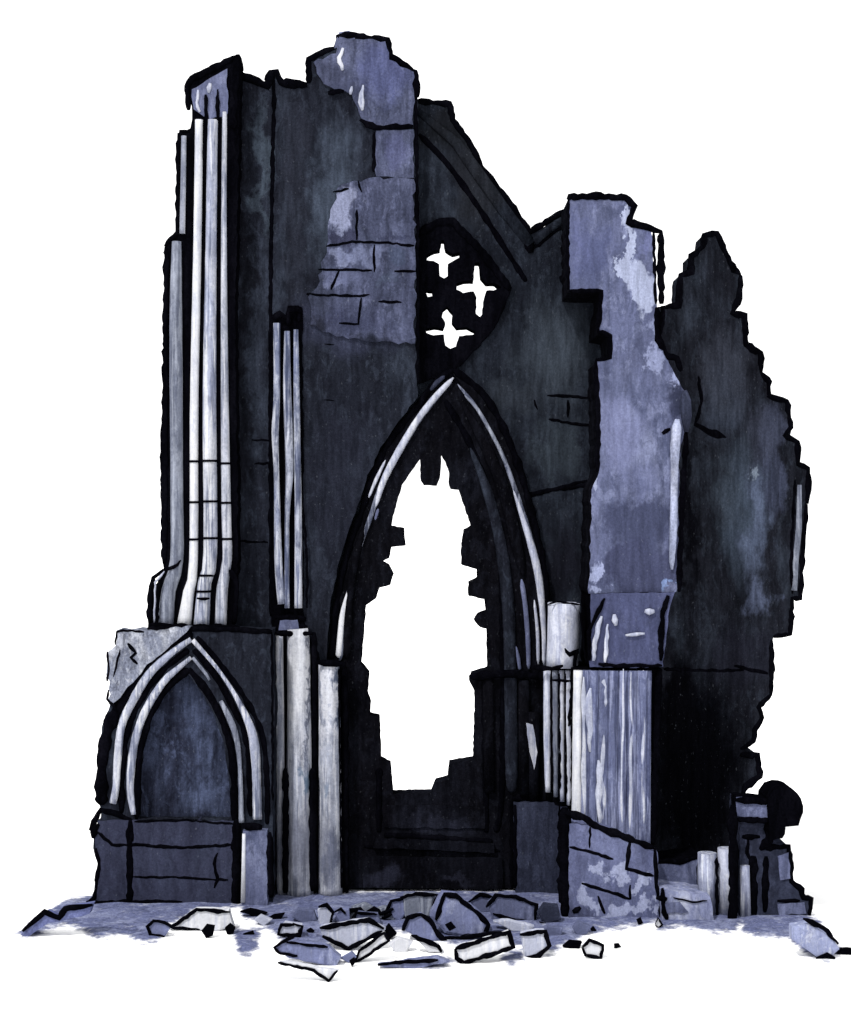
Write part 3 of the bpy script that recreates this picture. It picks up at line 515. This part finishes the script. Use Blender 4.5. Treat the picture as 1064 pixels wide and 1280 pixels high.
stone([(610, 1130), (625, 1119), (671, 1130), (668, 1152), (617, 1150)], M1, 'squared blue block right of the largest boulder', .6, [[(608, 1134), (620, 1119), (645, 1121), (671, 1131), (669, 1150)], [(616, 1142), (640, 1150), (664, 1152)]], 5)
stone([(569, 1186), (636, 1165), (642, 1184), (580, 1204), (571, 1198)], MW, 'long white slab tilted to the left in front of the largest boulder', .4, None, 6)
stone([(651, 1167), (681, 1163), (687, 1184), (673, 1197), (655, 1196)], MP, 'white block with a black right edge beside the long tilted slab', .4, [[(650, 1168), (682, 1164), (687, 1182), (672, 1196), (657, 1197)]], 6)
stone([(728, 1184), (737, 1175), (754, 1182), (751, 1198), (732, 1194)], MW, 'small white stone outlined in black at the right end of the rubble', .3, None, 5)
stone([(704, 1184), (712, 1177), (728, 1178), (724, 1186)], MI, 'small flat black stone beside the small white stone', .3, [], 3)
stone([(768, 1186), (768, 1180), (774, 1179), (777, 1184)], MI, 'lone black pebble on the white ground right of the rubble', .1, [], 3, cat='pebble', name='pebble')
stone([(400, 1160), (461, 1150), (482, 1162), (436, 1188), (403, 1171)], MP, 'broad pale slab with a black lower edge below the tall columns', .5, [[(400, 1160), (461, 1150), (480, 1161)], [(403, 1170), (436, 1186), (478, 1164)]], 6)
stone([(443, 1203), (449, 1189), (480, 1166), (486, 1176), (450, 1200)], MW, 'narrow white slab under the broad pale slab', .3, None, 4)
stone([(342, 1186), (356, 1178), (411, 1183), (426, 1197), (420, 1208), (362, 1198)], MBu, 'long low blue slab at the left of the rubble', .4, [[(374, 1166), (356, 1176), (343, 1184), (350, 1192), (372, 1195)], [(358, 1178), (410, 1184)]], 4)
stone([(349, 1203), (364, 1203), (398, 1210), (424, 1213), (411, 1227), (396, 1216)], MW, 'thin white chip lowest of all in the rubble', .25, [[(347, 1203), (392, 1213), (411, 1226), (422, 1213)]], 4)
stone([(397, 1138), (408, 1131), (418, 1142), (412, 1158), (399, 1156)], MP, 'small round pale stone at the foot of the tall columns', .3, [[(398, 1134), (408, 1131), (417, 1141), (413, 1156)]], 5)
stone([(347, 1164), (356, 1153), (378, 1156), (374, 1170), (352, 1174)], MP, 'small pale stone above the long low blue slab', .3, [[(366, 1154), (378, 1158), (374, 1170), (348, 1168), (352, 1156), (368, 1156)]], 5)
stone([(472, 1206), (547, 1196), (562, 1202), (520, 1211), (480, 1209)], MBu, 'thin flat blue slab alone on the white ground', .3, [[(472, 1206), (500, 1203), (548, 1200)]], 5)
stone([(515, 1170), (548, 1181), (556, 1192), (536, 1190)], MW, 'small white wedge left of the long tilted slab', .3, [[(514, 1169), (548, 1183), (552, 1190)]], 6)
stone([(184, 1160), (192, 1151), (208, 1153), (212, 1162), (205, 1172), (190, 1169)], MBu, 'small blue stone left of the white stone under the blind arch', .3, [[(206, 1171), (188, 1168), (184, 1158), (192, 1151), (206, 1153), (218, 1160), (250, 1162)]], 4)
stone([(211, 1160), (244, 1137), (286, 1138), (292, 1160), (262, 1164)], MW, 'broad white stone under the blind arch', .5, [[(212, 1160), (246, 1137), (288, 1140)]], 5)
stone([(252, 1164), (258, 1156), (268, 1158), (266, 1170), (258, 1173)], MI, 'black lump in front of the broad white stone', .2, [], 3)
stone([(281, 1160), (287, 1155), (294, 1160), (291, 1169), (284, 1168)], MI, 'black lump at the foot of the black corner post', .2, [], 3)
stone([(304, 1168), (316, 1164), (318, 1169), (308, 1171)], MI, 'thin black flake between the pedestal and the rubble', .15, [], 3)
stone([(383, 1163), (388, 1160), (393, 1164), (389, 1169)], MI, 'black pebble between the two small pale stones', .12, [], 3, cat='pebble', name='pebble')
stone([(437, 1201), (443, 1197), (445, 1203), (440, 1209)], MI, 'black pebble at the tip of the narrow white slab', .12, [], 3, cat='pebble', name='pebble')
stone([(476, 1168), (486, 1156), (496, 1168), (486, 1175)], MI, 'black stone wedged at the right tip of the broad pale slab', .3, [], 3)
stone([(430, 1152), (440, 1134), (456, 1130), (470, 1138), (482, 1134), (494, 1138), (492, 1150), (470, 1148)], [GREY, INK], 'jagged grey heap stone with a black broken top beside the pale rounded stone', .4, [[(430, 1150), (438, 1138), (450, 1136), (456, 1142), (468, 1136), (476, 1142), (492, 1136)], [(478, 1148), (490, 1142)]], 6)
stone([(300, 1140), (312, 1136), (334, 1142), (322, 1148)], MI, 'flat black flake at the foot of the pale pedestal', .25, [], 3)
stone([(332, 1150), (342, 1144), (356, 1142), (350, 1152)], MI, 'small black flake below the leftmost tall column', .25, [], 3)
stone([(556, 1156), (564, 1152), (570, 1160), (562, 1164)], MI, 'black chip caught on the face of the largest boulder', .1, [], 3, lift=-12)
stone([(617, 1152), (636, 1150), (668, 1158), (662, 1166), (640, 1164)], MP, 'thin pale flake just below the squared blue block', .3, [], 3)
stone([(796, 1150), (801, 1147), (804, 1154), (798, 1157)], MI, 'black pebble at the foot of the buttress', .12, [], 3, cat='pebble', name='pebble')
stone([(819, 1156), (823, 1147), (828, 1156), (823, 1160)], MW, 'tiny white pebble below the pale footing block', .12, None, 2.5, cat='pebble', name='pebble')
stone([(990, 1158), (1012, 1154), (1040, 1172), (1050, 1186), (1037, 1199), (1021, 1196), (990, 1174)], [wash('far_stone', (160, 168, 204), (232, 235, 246), (112, 120, 166), 1.0, .12, .14, .2, sc=1.5), INK], 'pale stone sliding away at the far right end', .5, [[(1004, 1148), (1030, 1160), (1048, 1180)], [(1020, 1198), (1034, 1194), (1044, 1198)]], 6)
stone([(1042, 1192), (1050, 1186), (1080, 1186), (1080, 1194)], MI, 'thin black stone cut by the right edge of the picture', .2, [], 3)
stone([(26, 1168), (40, 1152), (58, 1140), (74, 1148), (82, 1136), (116, 1130), (112, 1142), (84, 1150), (60, 1154), (34, 1172)], [wash('mound_blue', (112, 120, 168), (160, 168, 208), (84, 90, 128), .8, .05, .3), INK], 'low wavy blue bank with a black top edge at the far left', .5, [[(28, 1164), (44, 1150), (56, 1140), (74, 1147), (82, 1136), (116, 1131)]], 7, cat='bank', name='earth_bank')

stone([(440, 1150), (448, 1140), (472, 1142), (476, 1154), (456, 1158)], M1, 'low blue stone tucked under the jagged grey heap stone', .3, [[(438, 1152), (446, 1141), (472, 1143)]], 4)
stone([(482, 1140), (488, 1126), (504, 1124), (508, 1140), (500, 1152)], MBu, 'dull blue stone between the jagged heap stone and the pale leaning one', .4, [[(482, 1140), (489, 1126), (504, 1124)]], 4)
stone([(588, 1128), (600, 1118), (618, 1122), (612, 1140), (600, 1142)], M1, 'dark blue stone peeping out behind the largest boulder', .4, [[(586, 1128), (600, 1118), (616, 1122)]], 5)
stone([(672, 1142), (680, 1130), (698, 1132), (702, 1150), (684, 1156)], [SLATE, INK], 'slate blue stone against the foot of the thick black post', .4, [[(674, 1152), (690, 1158)]], 3)
stone([(672, 1164), (684, 1158), (704, 1160), (700, 1172), (682, 1172)], M1, 'low blue stone behind the white block with a black right edge', .3, [], 3)
stone([(418, 1150), (424, 1138), (436, 1136), (438, 1152), (428, 1156)], MBu, 'small blue stone right of the small round pale one', .3, [[(418, 1140), (426, 1136), (432, 1142)]], 4)
stone([(364, 1146), (372, 1136), (392, 1138), (396, 1150), (378, 1154)], M1, 'blue stone at the foot of the leftmost tall column', .3, [], 3)
stone([(570, 1176), (584, 1170), (622, 1164), (636, 1166), (604, 1176)], [SLATE, INK], 'dark flake lying along the top of the long tilted slab', .2, [[(556, 1172), (580, 1172), (634, 1164)]], 5)
stone([(486, 1180), (498, 1172), (516, 1178), (508, 1190), (494, 1190)], MW, 'white stone between the narrow slab and the small wedge', .3, [], 3)
stone([(318, 1150), (326, 1144), (340, 1150), (330, 1158)], MP, 'small pale stone left of the small black flake', .25, [], 3)
stone([(426, 1198), (440, 1190), (446, 1196), (436, 1204)], MBu, 'little blue stone touching the end of the long low slab', .2, [], 3)
stone([(716, 1160), (724, 1152), (738, 1158), (734, 1168), (722, 1170)], M1, 'blue stone under the left corner of the buttress footing', .3, [], 3)
stone([(738, 1162), (742, 1158), (746, 1163), (741, 1166)], MI, 'black pebble under the middle of the buttress footing', .12, [], 3, cat='pebble', name='pebble')
stone([(466, 1160), (470, 1155), (475, 1160), (470, 1164)], MI, 'black pebble just above the tip of the broad pale slab', .12, [], 3, cat='pebble', name='pebble')
